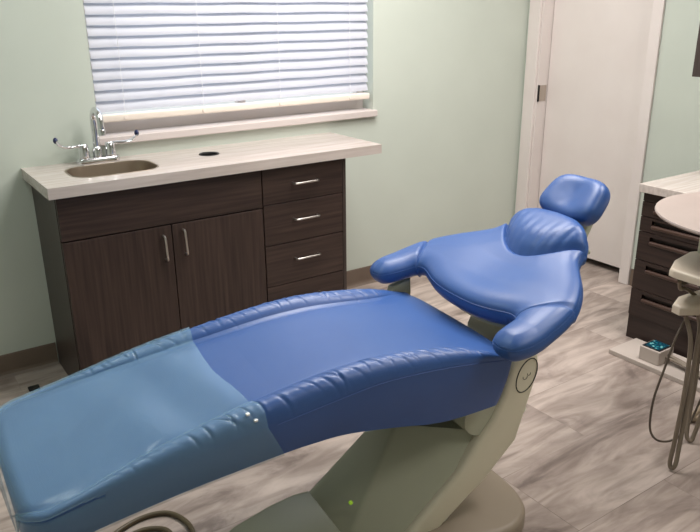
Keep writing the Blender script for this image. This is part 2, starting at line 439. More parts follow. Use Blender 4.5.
# faucet
fc = thing('faucet', 'chrome gooseneck faucet with two wing handles behind the sink', 'faucet', (.315, -.075, .903))
FX, FYY = .300, -.062
bm = bmesh.new(); add_prism_xy(bm, rrect(FX, FYY, .092, .030, .028, 6), .9025, .925, .007)
obj('deck_plate', local(fc, bm), M['chrome'], fc, smooth=True)
bm = bmesh.new()
add_lathe(bm, [(.020, .92), (.020, .955), (.015, .968), (.013, .97)], (FX, FYY, 0), 20)
pts = [(FX, FYY, .96), (FX, FYY, 1.03), (FX, FYY, 1.075), (FX, FYY - .006, 1.10), (FX, FYY - .026, 1.12), (FX, FYY - .052, 1.126), (FX, FYY - .080, 1.116), (FX, FYY - .098, 1.095), (FX, FYY - .102, 1.07), (FX, FYY - .102, 1.045)]
add_tube(bm, catmull(pts, 40), .0140, 16)
add_lathe(bm, [(.0165, 1.03), (.0165, 1.05), (.0135, 1.055)], (FX, FYY - .102, 0), 16)
obj('spout', local(fc, bm), M['chrome'], fc, smooth=True)
for s in (-1, 1):
    x = FX + s * .056
    bm = bmesh.new(); add_lathe(bm, [(.024, .92), (.023, .95), (.020, .978), (.016, .984)], (x, FYY, 0), 18)
    hb = obj('handle_body', local(fc, bm), M['chrome'], fc, smooth=True)
    bm = bmesh.new()
    P = catmull([(x, FYY, .976), (x + s * .02, FYY - .004, .979), (x + s * .055, FYY - .012, .978), (x + s * .085, FYY - .02, .984), (x + s * .105, FYY - .026, 1.0), (x + s * .112, FYY - .028, 1.013)], 24)
    n = len(P); rings = []
    for i, p in enumerate(P):
        f = i / (n - 1); w = .009 + .009 * max(0, f - .4) / .6; h = .007 - .001 * f
        rings.append([bm.verts.new(p + Vector((math.sin(2 * PI * k / 12) * h * (.6 if f > .7 else .2), math.cos(2 * PI * k / 12) * w, math.sin(2 * PI * k / 12) * h))) for k in range(12)])
    for a, b in zip(rings, rings[1:]):
        for k in range(12): bm.faces.new((a[k], a[(k + 1) % 12], b[(k + 1) % 12], b[k]))
    bm.faces.new(rings[0][::-1]); bm.faces.new(rings[-1])
    hd = obj('wing_handle', local(fc, bm), M['chrome'], fc, smooth=True)
    bm = bmesh.new()
    bmesh.ops.create_uvsphere(bm, u_segments=14, v_segments=8, radius=.013)
    for v in bm.verts: v.co = Vector((v.co.x * .75, v.co.y * 1.1, v.co.z)) + Vector((x + s * .113, FYY - .028, 1.014))
    o = obj('handle_tip', local(fc, bm), M['navy'], hd, smooth=True); o['label'] = 'dark blue end of the wing handle'

# ------------------------------------------------------------------ dental chair (local frame: u along, v across, w up)
TH = math.radians(-6)
ORG = Vector((-.179, -1.599, 0)); KS, KZ = .945, .0831; FINAL = set()
CH = thing('dental_chair', 'reclined blue vinyl dental chair with wide arm wings and headrest', 'dental chair', ORG, TH)

def interp(tab, x):
    if x <= tab[0][0]: return tab[0][1]
    for (a, fa), (b, fb) in zip(tab, tab[1:]):
        if x <= b:
            t = (x - a) / (b - a); t = t * t * (3 - 2 * t) * .35 + t * .65
            return fa + (fb - fa) * t
    return tab[-1][1]
def smooth_tab(tab, n=240):
    P = catmull([(a, b, 0) for a, b in tab], n); return [(p.x, p.y) for p in P]
T_panel = smooth_tab([(-.27, .478), (-.12, .503), (0, .527), (.15, .556), (.30, .581), (.45, .602), (.56, .613), (.68, .616), (.80, .607), (.95, .588), (1.05, .573), (1.16, .552)])
T_seam = smooth_tab([(-.27, .462), (-.13, .484), (0, .505), (.11, .528), (.30, .555), (.44, .572), (.57, .588), (.66, .596), (.78, .593), (.90, .583), (1.02, .567), (1.16, .543)])
T_bot = smooth_tab([(-.27, .372), (-.06, .408), (.15, .438), (.36, .457), (.47, .461), (.57, .457), (.72, .430), (.84, .405), (.95, .397), (1.16, .400)])
T_bolh = smooth_tab([(-.27, .006), (-.10, .013), (.05, .023), (.25, .031), (.5, .037), (.75, .034), (.92, .028), (1.0, .016), (1.07, .004), (1.16, 0)])
T_vin = smooth_tab([(-.27, .272), (-.10, .262), (.05, .240), (.25, .222), (.45, .212), (.70, .210), (.86, .216), (.96, .232), (1.04, .26), (1.16, .272)])
U0, U1, HW = -.255, 1.086, .290
def half_width(u):
    h = HW
    if u < U0 + .07:
        r = .07; q = r - (u - U0); h -= r - math.sqrt(max(r * r - q * q, 0))
    if u < .25: h -= .010 * (.25 - u) / .5
    return h
rw = random.Random(3)
WR = []
u = .30
wr_near = []; wr_far = []
for lst in (wr_near, wr_far):
    u = -.02
    while u < 1.04:
        lst.append((u, rw.choice((.0015, .002, .003, .004)), rw.uniform(.0026, .0050), rw.uniform(-1.1, -.2) if lst is wr_near else rw.uniform(.1, .8), rw.uniform(0, 1)))
        u += rw.uniform(.014, .055)
NU, NTOP, NB, NS_ = 760, 34, 22, 8
def section(u, off=0):
    """loop of (v, w, tag) from near bottom over the top to far bottom"""
    hw = half_width(u); zp = interp(T_panel, u); zs = interp(T_seam, u); zb = interp(T_bot, u); bh = interp(T_bolh, u)
    vi = min(interp(T_vin, u), hw - .018)
    end = max(0, min(1, (u - U0) / .035)); drop = .028 * (1 - math.sqrt(max(0, 1 - (1 - end) ** 2)))
    zp -= drop; zs -= drop * .35
    loop = []
    for sgn in (-1, 1):
        part = []
        wl = wr_near if sgn < 0 else wr_far
        for k in range(NS_):                 # skirt, bottom to seam
            t = k / NS_
            inn = .016 * (1 - t) ** 1.5
            part.append((hw - inn + .004 * math.sin(PI * t), zb + (zs - zb) * t, 'skirt'))
        for k in range(NB + 1):              # bolster: seam to inner crease
            t = k / NB
            v = hw + (vi - hw) * t
            zl = zs + (zp - .004 - zs) * t
            dome = math.sin(PI * min(1, t * .98 + .0)) ** .62
            edge = 1
            z = zl + (bh + max(0, zp - zs) * .35 * (1 - t)) * dome
            v += .010 * math.sin(PI * t) * (1 - t) * (1 if bh > .004 else .3)
            fold = 0
            for (uc, dep, wid, slant, ph) in wl:
                d = u - uc - slant * (t - .5) * .10
                if abs(d) < .05:
                    prof = math.exp(-(d / wid) ** 2) - .45 * math.exp(-((d - wid * 2.0) / (wid * 1.5)) ** 2)
                    env = math.exp(-((t - (.25 + .5 * ph)) / .33) ** 2)
                    fold += dep * prof * env
            z -= fold * min(1, bh / .02) * 1.0
            part.append((v, z, 'bolster'))
        if sgn < 0:
            loop += [(-v, z, tg + '_near') for v, z, tg in part]
            nearv = part[-1]
        else:
            farp = [(v, z, tg + '_far') for v, z, tg in part][::-1]
    for k in range(1, NTOP):                 # panel
        t = k / NTOP; v = -vi + 2 * vi * t
        a = abs(t * 2 - 1)
        z = zp - .007 * a ** 10 - .010 * (1 - a * a) * max(0, min(1, (u - .1) / .3)) + .004 * (1 - a * a) * (1 if u < .1 else max(0, 1 - (u - .1) / .2))
        loop.append((v, z, 'panel'))
    loop += farp
    return loop
def place(u, v, z, zs, zb):
    s = max(0, min(1, (u - .72) / (U1 - .72)))
    bul = .026 * (1 - (v / HW) ** 2) * s * s
    slope = -.035 * s ** 3 * max(0, min(1, (zs - z) / (zs - zb))) if z < zs else 0
    # toe end bows out slightly
    q = max(0, 1 - (u - U0) / .25); bow = (-.014 * (1 - (v / HW) ** 2) + .021 * (1 - v / HW)) * q * q
    return Vector((u + bul + slope + bow, v, z))
us = []
for i in range(NU + 1):
    t = i / NU
    us.append(U0 + (U1 - U0) * t)
us = sorted(set(us + [U0 + .07 * (1 - math.cos(PI / 2 * k / 14)) for k in range(15)]))
secs = []
for u in us:
    lp = section(u); zs = interp(T_seam, u); zb = interp(T_bot, u)
    secs.append([(place(u, v, z, zs, zb), tg) for v, z, tg in lp])
L_ = len(secs[0])
def build_part(sel, name, m, extra=None, parent=CH):
    bm = bmesh.new(); idx = {}
    def V(i, j):
        if (i, j) not in idx: idx[(i, j)] = bm.verts.new(secs[i][j][0])
        return idx[(i, j)]
    for i in range(len(secs) - 1):
        for j in range(L_ - 1):
            if sel(secs[i][j][1], secs[i][j + 1][1]):
                bm.faces.new((V(i, j), V(i + 1, j), V(i + 1, j + 1), V(i, j + 1)))
    if extra: extra(bm, V)
    return obj(name, bm, m, parent, smooth=True, angle=60)
def is_near(a, b): return a == 'bolster_near' and b in ('bolster_near',)
def is_far(a, b): return b == 'bolster_far' and a in ('bolster_far',)
def is_panel(a, b): return a == 'panel' or b == 'panel'
def is_skirt(a, b): return a.startswith('skirt') or b.startswith('skirt')
def skirt_extra(bm, V):
    n = len(secs) - 1
    # closed rear and toe faces, and the underside
    bm.faces.new([V(0, j) for j in range(L_)])
    # rear face with rounded top edge
    top = [secs[n][j][0] for j in range(L_)]
    bm.faces.new([V(n, j) for j in range(L_)][::-1])
    for i in range(n):
        bm.faces.new((V(i, 0), V(i, L_ - 1), V(i + 1, L_ - 1), V(i + 1, 0)))
# rounded rear: append shrinking sections
last = secs[-1]
for k in range(1, 7):
    a = PI / 2 * k / 6; r = .022
    new = []
    for (p, tg) in last:
        zs = interp(T_seam, U1)
        dz = -r * (1 - math.cos(a)) * (1 if p.z > zs - .02 else max(0, (p.z - .40) / (zs - .42)))
        sh = 1 - .012 * (1 - math.cos(a)) / .3
        new.append((Vector((p.x + r * math.sin(a), p.y * sh, p.z + dz)), tg))
    secs.append(new)
build_part(is_panel, 'seat_panel', M['vinyl'])
build_part(is_near, 'side_bolster', M['vinyl'])
build_part(is_far, 'side_bolster', M['vinyl'])
build_part(is_skirt, 'seat_skirt', M['vinyl'], skirt_extra)
# stitched seams along the seat
for tg0 in ('near', 'far'):
    j = [k for k in range(L_) if secs[0][k][1] == 'bolster_' + tg0]
    j = j[0] if tg0 == 'near' else j[-1]
    sg = -1 if tg0 == 'near' else 1; bm = bmesh.new()
    add_tube(bm, [secs[i][j][0] + Vector((0, sg * .0006, -.006)) for i in range(0, len(secs) - 7, 4) if secs[i][j][0].x > .36], .0011, 6)
    obj('seat_stitching', bm, M['stitch'], CH, smooth=True)

# clear plastic sleeve over the toe end
cov = thing('plastic_toe_cover', 'clear plastic sleeve pulled over the foot end of the blue dental chair', 'plastic cover', ORG, TH)
bm = bmesh.new(); idx = {}
cent = {}
def edge_u(j):
    v, z = secs[300][j][0].y, secs[300][j][0].z
    b = .315 + .02 * (v < 0) * min(1, -v / .29)
    if secs[0][j][1] == 'skirt_near': b += .05 * (1 - (j / NS_))
    if secs[0][j][1].startswith('skirt_far'): b += .01
    return b - .02 * (1 - (v / .29) ** 2)
def cover_pt(i, j):
    p = secs[i][j][0]; tg = secs[i][j][1]
    a = secs[max(i - 1, 0)][j][0]; b = secs[i + 1][j][0]; c = secs[i][max(j - 1, 0)][0]; d = secs[i][min(j + 1, L_ - 1)][0]
    nrm = (b - a).cross(d - c)
    if nrm.length < 1e-12: nrm = Vector((0, 0, 1))
    nrm.normalize()
    u, v = p.x, p.y
    if tg == 'panel' and nrm.z < 0: nrm = -nrm
    if tg.endswith('near') and (nrm.z < 0 if tg[0] == 'b' else nrm.y > 0): nrm = -nrm
    if tg.endswith('far') and (nrm.z < 0 if tg[0] == 'b' else nrm.y < 0): nrm = -nrm
    o = .006
    if tg == 'panel':
        o += .0055 + .009 * math.sin(u * 26 + v * 9 + 1.2) * math.exp(-((u - .16) / .14) ** 2) + .0035 * math.sin(u * 15 - v * 20)
        q = abs(v) / .22; o += .012 * (1 - min(1, q) ** 2) * max(0, min(1, (u - .15) / .15))
    return p + nrm * o
n_i = max(i for i in range(len(secs)) if us[min(i, len(us) - 1)] < .40)
def CV(i, j):
    if (i, j) not in idx:
        eu = edge_u(j)
        # squash the strip so its last ring follows the cut edge
        f = i / n_i
        ut = U0 + (eu - U0) * (us[i] - U0) / (us[n_i] - U0)
        # nearest source rows
        k = min(range(len(us)), key=lambda q: abs(us[q] - ut)) if i > 14 else i
        k2 = k if us[k] <= ut or k == 0 else k - 1
        if i <= 8: P = cover_pt(i, j)
        else:
            a, b = cover_pt(k2, j), cover_pt(k2 + 1, j); t = max(0, min(1, (ut - us[k2]) / (us[k2 + 1] - us[k2]))); P = a.lerp(b, t)
        if i < 2: P = P + Vector((-.004, 0, 0))
        idx[(i, j)] = bm.verts.new(P)
    return idx[(i, j)]
for i in range(n_i):
    for j in range(L_ - 1):
        bm.faces.new((CV(i, j), CV(i + 1, j), CV(i + 1, j + 1), CV(i, j + 1)))
bm.faces.new([CV(0, j) for j in range(L_)])
obj('plastic_film', bm, M['film'], cov, smooth=True, angle=60)
# two small white blocks standing in for glints at the film edge
bm = bmesh.new()
def surf_near(u, t):
    i = min(range(len(us)), key=lambda q: abs(us[q] - u)); j = NS_ + int(t * NB); return secs[i][j][0]
for (uu, tt) in ((.292, .30), (.308, .10)):
    p = surf_near(uu, tt); add_box(bm, p.x - .005, p.x + .005, p.y - .006, p.y + .004, p.z + .005, p.z + .011, .002)
obj('clip', bm, mat('glint_white', srgb(250, 250, 250), .15), cov)

# ---- backrest with arm wings
KB = [(1.000, .344), (1.010, .378), (1.04, .395), (1.085, .399), (1.148, .391), (1.217, .376), (1.283, .347), (1.345, .294), (1.390, .238), (1.416, .206), (1.440, .190), (1.475, .176), (1.510, .142), (1.532, .085), (1.538, 0)]
KF = [(1.000, .344), (1.005, .312), (1.026, .292), (1.058, .281), (1.092, .274), (1.119, .266), (1.134, .252), (1.138, .230), (1.133, .203), (1.124, .175), (1.115, .145), (1.108, .115), (1.103, .08), (1.100, .04), (1.099, 0)]
NT, NC, C0 = 150, 84, 54
hb = catmull([(a, b, 0) for a, b in KB], NT + 1); hf = catmull([(a, b, 0) for a, b in KF], NT + 1)
def plane_w(u): return .620 + .30 * (u - 1.0) + 0.62 * max(0, u - 1.27) ** 2 + .012 * max(0, min(1, (1.1 - u) / .1))
outl = [Vector((p.x, -p.y)) for p in hb] + [Vector((p.x, p.y)) for p in hb[::-1]] + [Vector((p.x, p.y)) for p in hf] + [Vector((p.x, -p.y)) for p in hf[::-1]]
outl2 = outl[::4]
import numpy as np
OA = np.array([(p.x, p.y) for p in outl]);
def dist_out(u, v):
    d = OA - np.array((u, v)); return float(np.sqrt((d * d).sum(1).min()))
def top_h(u, v):
    d = dist_out(u, v); R_ = .055
    k = min(d / R_, 1); h = .030 * math.sqrt(max(0, 1 - (1 - k) ** 2))
    h += .006 * min(1, d / .12)
    # shallow dish down the middle
    h -= .018 * math.exp(-(v / .16) ** 2) * max(0, min(1, (1.40 - u) / .1)) * max(0, min(1, (u - 1.10) / .1))
    up = 1.352 + 3.6 * v * v
    s = u - up
    if abs(v) < .215:
        h -= .013 * math.exp(-(s / .010) ** 2)
        if s > 0: h += .036 * (1 - (1 - min(1, s / .075)) ** 2) * math.sqrt(max(0, 1 - (1 - min(1, d / .07)) ** 2))
    # gathers on the neck pillow
        if s > 0:
            gth = 0
            for c, a, sl in ((-.12, 1, .3), (-.085, .7, .2), (-.05, 1, .1), (-.02, .6, .05), (.015, .9, -.05), (.05, .8, -.1), (.085, 1, -.2), (.12, .8, -.3)):
                gth += a * math.exp(-((v - c + sl * s * .6) / .009) ** 2)
            h -= .0042 * gth * math.exp(-((s - .01) / .065) ** 2)
    return h
grid = []; PIL = []
tt = [1 - math.cos(PI / 2 * k / NT) if False else k / NT for k in range(NT + 1)]
cols = list(range(NT + 1)) + list(range(NT - 1, -1, -1))
seam_t = 5.55 / 14
def in_pillow(u, v): return abs(v) < .215 and u > 1.352 + 3.6 * v * v
for ci, k in enumerate(cols):
    sg = -1 if ci <= NT else 1
    row = []; a, b = hf[k], hb[k]
    at_ = lambda q: (a.x + (b.x - a.x) * q, a.y + (b.y - a.y) * q)
    if in_pillow(*at_(.98)):
        lo_, hi_ = 0, .98
        for _ in range(30):
            md = (lo_ + hi_) / 2
            if in_pillow(*at_(md)): hi_ = md
            else: lo_ = md
        ss = hi_
    else: ss = .985
    for c in range(NC + 1):
        if c <= C0:
            x = c / C0; q = ss * (.55 * (.5 - .5 * math.cos(PI * x)) + .45 * x)
        else:
            y = (c - C0) / (NC - C0); q = ss + (1 - ss) * (.5 * y + .5 * (1 - (1 - y) ** 2))
        u, v = at_(q); row.append((u, v * sg))
    PIL.append(ss < .983)
    grid.append(row)
GZ = []
for ci, row in enumerate(grid):
    k = cols[ci]; tk = k / NT
    gro = .008 * math.exp(-((tk - seam_t) / .008) ** 2)
    arm = max(0, min(1, (seam_t - tk) / .03)) * .005
    GZ.append([plane_w(u) + top_h(u, v) - gro + arm * min(1, dist_out(u, v) / .03) for u, v in row])
pl = math.atan(.30)
nrm_dn = Vector((math.sin(pl), 0, -math.cos(pl)))
GB = {}
def mk_back(sel, name, parent, skirt=True):
    bm = bmesh.new(); idx = {}
    def V(i, c):
        key = (i, c)
        if i in (0, len(grid) - 1): key = (i, 0)
        if key not in idx:
            u, v = grid[i][c]; idx[key] = bm.verts.new((u, v, GZ[i][c]))
        return idx[key]
    def f4(*vs):
        u_ = []
        for x in vs:
            if x not in u_: u_.append(x)
        if len(u_) > 2:
            try: bm.faces.new(u_)
            except ValueError: pass
    for i in range(len(grid) - 1):
        for c in range(NC):
            uu = sum(grid[a][b][0] for a, b in ((i, c), (i + 1, c), (i, c + 1), (i + 1, c + 1))) / 4
            vv = sum(grid[a][b][1] for a, b in ((i, c), (i + 1, c), (i, c + 1), (i + 1, c + 1))) / 4
            tk = (cols[i] + cols[i + 1]) / 2 / NT
            if sel(c >= C0 and PIL[i] and PIL[i + 1], vv, tk): f4(V(i, c), V(i, c + 1), V(i + 1, c + 1), V(i + 1, c))
    # side skirt below the seam
    if skirt:
        prof = [(0, 0), (.003, .008), (.003, .018), (-.001, .030), (-.010, .039), (-.024, .043)]
        for c in (0, NC):
            prev = None
            for i in range(len(grid)):
                j0, j1 = max(i - 1, 0), min(i + 1, len(grid) - 1)
                tan = Vector(grid[j1][c]) - Vector(grid[j0][c])
                if i in (0, len(grid) - 1):
                    nn = Vector((-1, 0))
                else:
                    nn = Vector((tan.y, -tan.x)).normalized()
                    w_ = Vector(grid[i][NC if c == 0 else 0]) - Vector(grid[i][c])
                    if nn.dot(w_) > 0: nn = -nn
                ring = [V(i, c)]
                for (o_, dz) in prof[1:]:
                    if c == 0 and cols[i] / NT > .55: dz = dz * 1.4
                    u, v = grid[i][c]; ring.append(bm.verts.new(Vector((u + nn.x * o_, v + nn.y * o_, GZ[i][c])) + nrm_dn * dz))
                if prev and sel2(i):
                    for q in range(len(prof) - 1):
                        f4(prev[q], ring[q], ring[q + 1], prev[q + 1])
                prev = ring
                GB[(i, c)] = ring[-1].co.copy()
        for i in range(len(grid) - 1):
            if sel2(i + 1) and sel2(i):
                f4(*[bm.verts.new(GB[q]) for q in ((i, 0), (i + 1, 0), (i + 1, NC), (i, NC))])
        bmesh.ops.remove_doubles(bm, verts=bm.verts, dist=1e-6)
    bmesh.ops.delete(bm, geom=[v for v in bm.verts if not v.link_faces], context='VERTS')
    return obj(name, bm, M['vinyl'], parent, smooth=True, angle=65)
nseam = seam_t
def in_arm(tk): return tk < nseam
sel2 = lambda i: cols[i] / NT > nseam
mk_back(lambda u, v, t: not in_arm(t) and not u, 'backrest', CH)
mk_back(lambda u, v, t: not in_arm(t) and u, 'neck_cushion', CH, False)
sel2 = lambda i: cols[i] / NT <= nseam + .5 / NT and i <= NT
mk_back(lambda u, v, t: in_arm(t) and v < 0, 'arm_pad', CH)
sel2 = lambda i: cols[i] / NT <= nseam and i > NT
mk_back(lambda u, v, t: in_arm(t) and v > 0, 'arm_pad', CH)
# stitching around the backrest
bm = bmesh.new()
path = [Vector((grid[i][0][0], grid[i][0][1], GZ[i][0])) for i in range(0, len(grid), 2)] + [Vector((grid[i][NC][0], grid[i][NC][1], GZ[i][NC])) for i in range(len(grid) - 1, -1, -2)]
add_tube(bm, path, .0016, 6, closed=True)
obj('backrest_piping', bm, M['vinyl'], CH, smooth=True)
# back shell underneath
bm = bmesh.new()
top = []; ins = .055
shell = []
core = [i for i in range(0, len(grid), 3) if cols[i] / NT > .46]
for i in core: shell.append(Vector(GB[(i, 0)]))
for i in core[::-1]: shell.append(Vector(GB[(i, NC)]))
cc = Vector((1.30, 0, 0))
def sink(p, f, d):
    q = Vector((cc.x + (p.x - cc.x) * f, p.y * f, 0)); q.z = p.z - .008 + .30 * (q.x - p.x) - d; return q
RR = [[bm.verts.new(sink(p, f, d)) for p in shell] for f, d in ((.90, -.004), (.90, .012), (.84, .026), (.5, .036))]
n = len(shell)
for a, b in zip(RR, RR[1:]):
    for i in range(n):
        j = (i + 1) % n
        bm.faces.new((a[i], a[j], b[j], b[i]))
bm.faces.new(RR[-1])
obj('back_shell', bm, M['cast'], CH, smooth=True)

# headrest
bm = bmesh.new()
hl = bpy.data.objects.new('headrest', None)
def head_mesh():
    bm = bmesh.new(); nu, nw = 56, 28
    HX, HY, HT = .122, .084, .046
    rings = []
    def sup(c, p): return math.copysign(abs(c) ** p, c)
    for a in range(nw + 1):
        ph = -PI / 2 + PI * a / nw
        ring = []
        for k in range(nu):
            th = 2 * PI * k / nu
            rr = abs(math.cos(ph)) ** .42
            x = HX * sup(math.cos(th), .6) * rr; y = HY * sup(math.sin(th), .62) * rr; z = HT * sup(math.sin(ph), .8)
            x *= 1 - .10 * (y / HY)
            if z > 0: z -= .016 * math.exp(-((x / .055) ** 2)) * math.exp(-((y / .07) ** 2))
            z += .10 * x * x / HX
            ring.append(bm.verts.new((x, y, z)))
        rings.append(ring)
    for r1, r2 in zip(rings, rings[1:]):
        for k in range(nu): bm.faces.new((r1[k], r1[(k + 1) % nu], r2[(k + 1) % nu], r2[k]))
    bmesh.ops.remove_doubles(bm, verts=bm.verts, dist=1e-5)
    return bm
bm = head_mesh()
# x of the pad -> v, y of the pad -> up the slope, z -> facing the patient
tl = math.radians(48); roll = math.radians(0)
for v in bm.verts:
    x, y, z = v.co
    x, y = x * math.cos(roll) - y * math.sin(roll), x * math.sin(roll) + y * math.cos(roll)
    v.co = Vector((1.598 + y * math.cos(tl) - z * math.sin(tl), -x, .896 + y * math.sin(tl) + z * math.cos(tl)))
hr = obj('headrest', bm, M['vinyl'], CH, smooth=True, angle=70)
bm = bmesh.new(); add_box(bm, 1.50, 1.66, -.03, .03, .70, .716, .004)
add_tube(bm, [(1.55, 0, .71), (1.63, 0, .73), (1.665, 0, .80), (1.64, 0, .88)], .016, 10)
obj('headrest_arm', bm, M['cast'], CH, smooth=True)

# ---- metal structure (built at final size in the chair frame)
def final(o):
    FINAL.add(o.name); return o
# sloping lift arm: broad rounded cover rising from the floor base to the seat pivot
def lin(p, q, t): return Vector(p).lerp(Vector(q), t)
lowp = {'A': (.563, .080, .113), 'B': (.622, -.115, .085), 'C': (.773, -.19, .07), 'D': (.885, -.195, .026), 'E': (.885, .075, .026)}
highp = {'A': (.747, .080, .247), 'B': (.800, -.045, .325), 'C': (1.04, -.19, .307), 'D': (1.18, -.195, .341), 'E': (1.18, .075, .341)}
bm = bmesh.new(); rings = []
TS = [-.42, -.2, 0, .25, .5, .75, 1, 1.06]
for t in TS:
    P = {k: lin(lowp[k], highp[k], t) for k in lowp}
    if t > 1: 
        for k in P: P[k].y *= 1 - .04 * (t - 1)
    ring = []
    def arc(a, b, c, r, n=5):
        a, b, c = P[a], P[b], P[c]
        p = b + (a - b).normalized() * r; q = b + (c - b).normalized() * r
        for k in range(n + 1):
            x = k / n; ring.append(p * (1 - x) ** 2 + b * 2 * x * (1 - x) + q * x * x)
    arc('E', 'A', 'B', .03); arc('A', 'B', 'C', .012, 3); arc('B', 'C', 'D', .022); arc('C', 'D', 'E', .03); arc('D', 'E', 'A', .03)
    for p in ring: p.z = max(p.z, .012)
    rings.append([bm.verts.new(p) for p in ring])
for a, b in zip(rings, rings[1:]):
    for k in range(len(a)): bm.faces.new((a[k], a[(k + 1) % len(a)], b[(k + 1) % len(a)], b[k]))
bm.faces.new(rings[0][::-1]); bm.faces.new(rings[-1])
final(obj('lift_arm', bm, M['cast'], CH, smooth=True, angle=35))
br = [(1.145, .27), (1.17, .349), (1.20, .443), (1.213, .505), (1.208, .545), (1.185, .566), (1.15, .575), (1.125, .562), (1.105, .52), (1.085, .44), (1.05, .37), (1.02, .335), (.935, .225), (.773, .085), (.70, .02), (.84, .02), (.885, .062), (1.04, .172)]
br_far = [(1.145, .27), (1.17, .349), (1.19, .41), (1.17, .44), (1.10, .44), (1.05, .37), (1.02, .335), (.935, .225), (.773, .085), (.70, .02), (.84, .02), (.885, .062), (1.04, .172)]
for sd in (-1, 1):
    bm = bmesh.new(); add_prism_uw(bm, br if sd < 0 else br_far, sd * .205, sd * .160, .016, 4)
    bk = final(obj('pivot_bracket', bm, M['cast_lit'], CH, smooth=True, angle=50))
    if sd < 0:
        bm = bmesh.new()
        cxu, czw = 1.163, .488
        tl_ = math.radians(68)
        def el(a, ra, rb):
            x, y = ra * math.cos(a), rb * math.sin(a); return (cxu + x * math.cos(tl_) - y * math.sin(tl_), -.2056, czw + x * math.sin(tl_) + y * math.cos(tl_))
        add_tube(bm, [el(2 * PI * k / 44, .055, .036) for k in range(44)], .0018, 6, closed=True)
        cp = final(obj('pivot_cap_ring', bm, M['ring'], bk, smooth=True)); cp['label'] = 'thin dark ring around the round pivot cap'
        bm = bmesh.new()
        for (du, dw, r) in ((-.006, -.004, .008), (.008, .004, .006)):
            add_tube(bm, [(cxu + du + r * math.cos(a), -.2055, czw + dw + r * math.sin(a)) for a in [PI * .9 + k * PI * 1.2 / 10 for k in range(11)]], .0009, 5)
        final(obj('pivot_cap_emblem', bm, M['ring'], bk, smooth=True))
# cross tube under the seat rear
bm = bmesh.new(); add_tube(bm, [(1.015, y, .385) for y in (-.19, -.1, 0, .1, .19)], .062, 28)
final(obj('pivot_tube', bm, M['cast'], CH, smooth=True, angle=50))
# back carrier between seat and backrest
bm = bmesh.new(); add_prism_uw(bm, [(1.16, .36), (1.23, .38), (1.255, .50), (1.29, .62), (1.20, .60), (1.17, .54)], -.10, .10, .012, 3)
final(obj('back_carrier', bm, M['cast_lit'], CH, smooth=True, angle=50))
# arm supports: an upright under each wing, tied to the pivot bracket
bm = bmesh.new()
add_prism_uw(bm, [(.985, .49), (1.06, .47), (1.075, .60), (1.072, .650), (1.0, .630), (.985, .57)], .285, .318, .006, 3)
add_prism_uw(bm, [(1.00, .45), (1.13, .43), (1.13, .48), (1.02, .50)], .16, .318, .008, 2)
final(obj('arm_support', bm, M['cast'], CH, smooth=True, angle=50))
bm = bmesh.new()
add_prism_uw(bm, [(1.12, .52), (1.19, .52), (1.18, .665), (1.11, .648)], -.20, -.165, .006, 3)
final(obj('arm_support', bm, M['cast'], CH, smooth=True, angle=50))
bm = bmesh.new(); add_box(bm, .30, .99, -.17, .17, .455, .485, .01)
final(obj('seat_underside', bm, M['black'], CH))  # painted black for the shadow between seat and lift arm
bm = bmesh.new(); add_prism_xy(bm, [(p.x, p.y) for p in catmull([(.60, -.12, 0), (.60, .04, 0), (.80, .17, 0), (1.02, .235, 0), (1.13, .22, 0), (1.18, .12, 0), (1.195, -.05, 0), (1.185, -.19, 0), (1.135, -.275, 0), (1.02, -.31, 0), (.80, -.24, 0), (.60, -.12, 0)], 67)[:-1]], 0, .06, .02, 5)
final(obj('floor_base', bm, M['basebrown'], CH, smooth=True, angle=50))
bm = bmesh.new()
add_prism_uw(bm, [(.16, 0), (.56, 0), (.56, .135), (.545, .16), (.50, .163), (.42, .152), (.31, .122), (.22, .07)], -.20, .035, .025, 5)
final(obj('pump_housing', bm, M['cast'], CH, smooth=True, angle=40))
bm = bmesh.new(); add_lathe(bm, [(.0, 0), (.006, 0), (.006, .006), (.003, .009), (.0, .009)], (0, 0, 0), 12, 'y')
for v in bm.verts: v.co = Vector((.630 + v.co.x, -.088 - v.co.y, .160 + v.co.z))
o = final(obj('indicator_light', bm, mat('green_led', srgb(150, 190, 40), .3, Emission_Color=srgb(170, 220, 60), Emission_Strength=.3), CH, smooth=True)); o['label'] = 'small green indicator light'
# bring the upholstery to its final size in the same frame
KM = Matrix.Translation((0, 0, KZ)) @ Matrix.Scale(KS, 4)
for o in list(CH.children_recursive) + list(cov.children_recursive):
    if o.name not in FINAL and o.type == 'MESH': o.data.transform(KM)

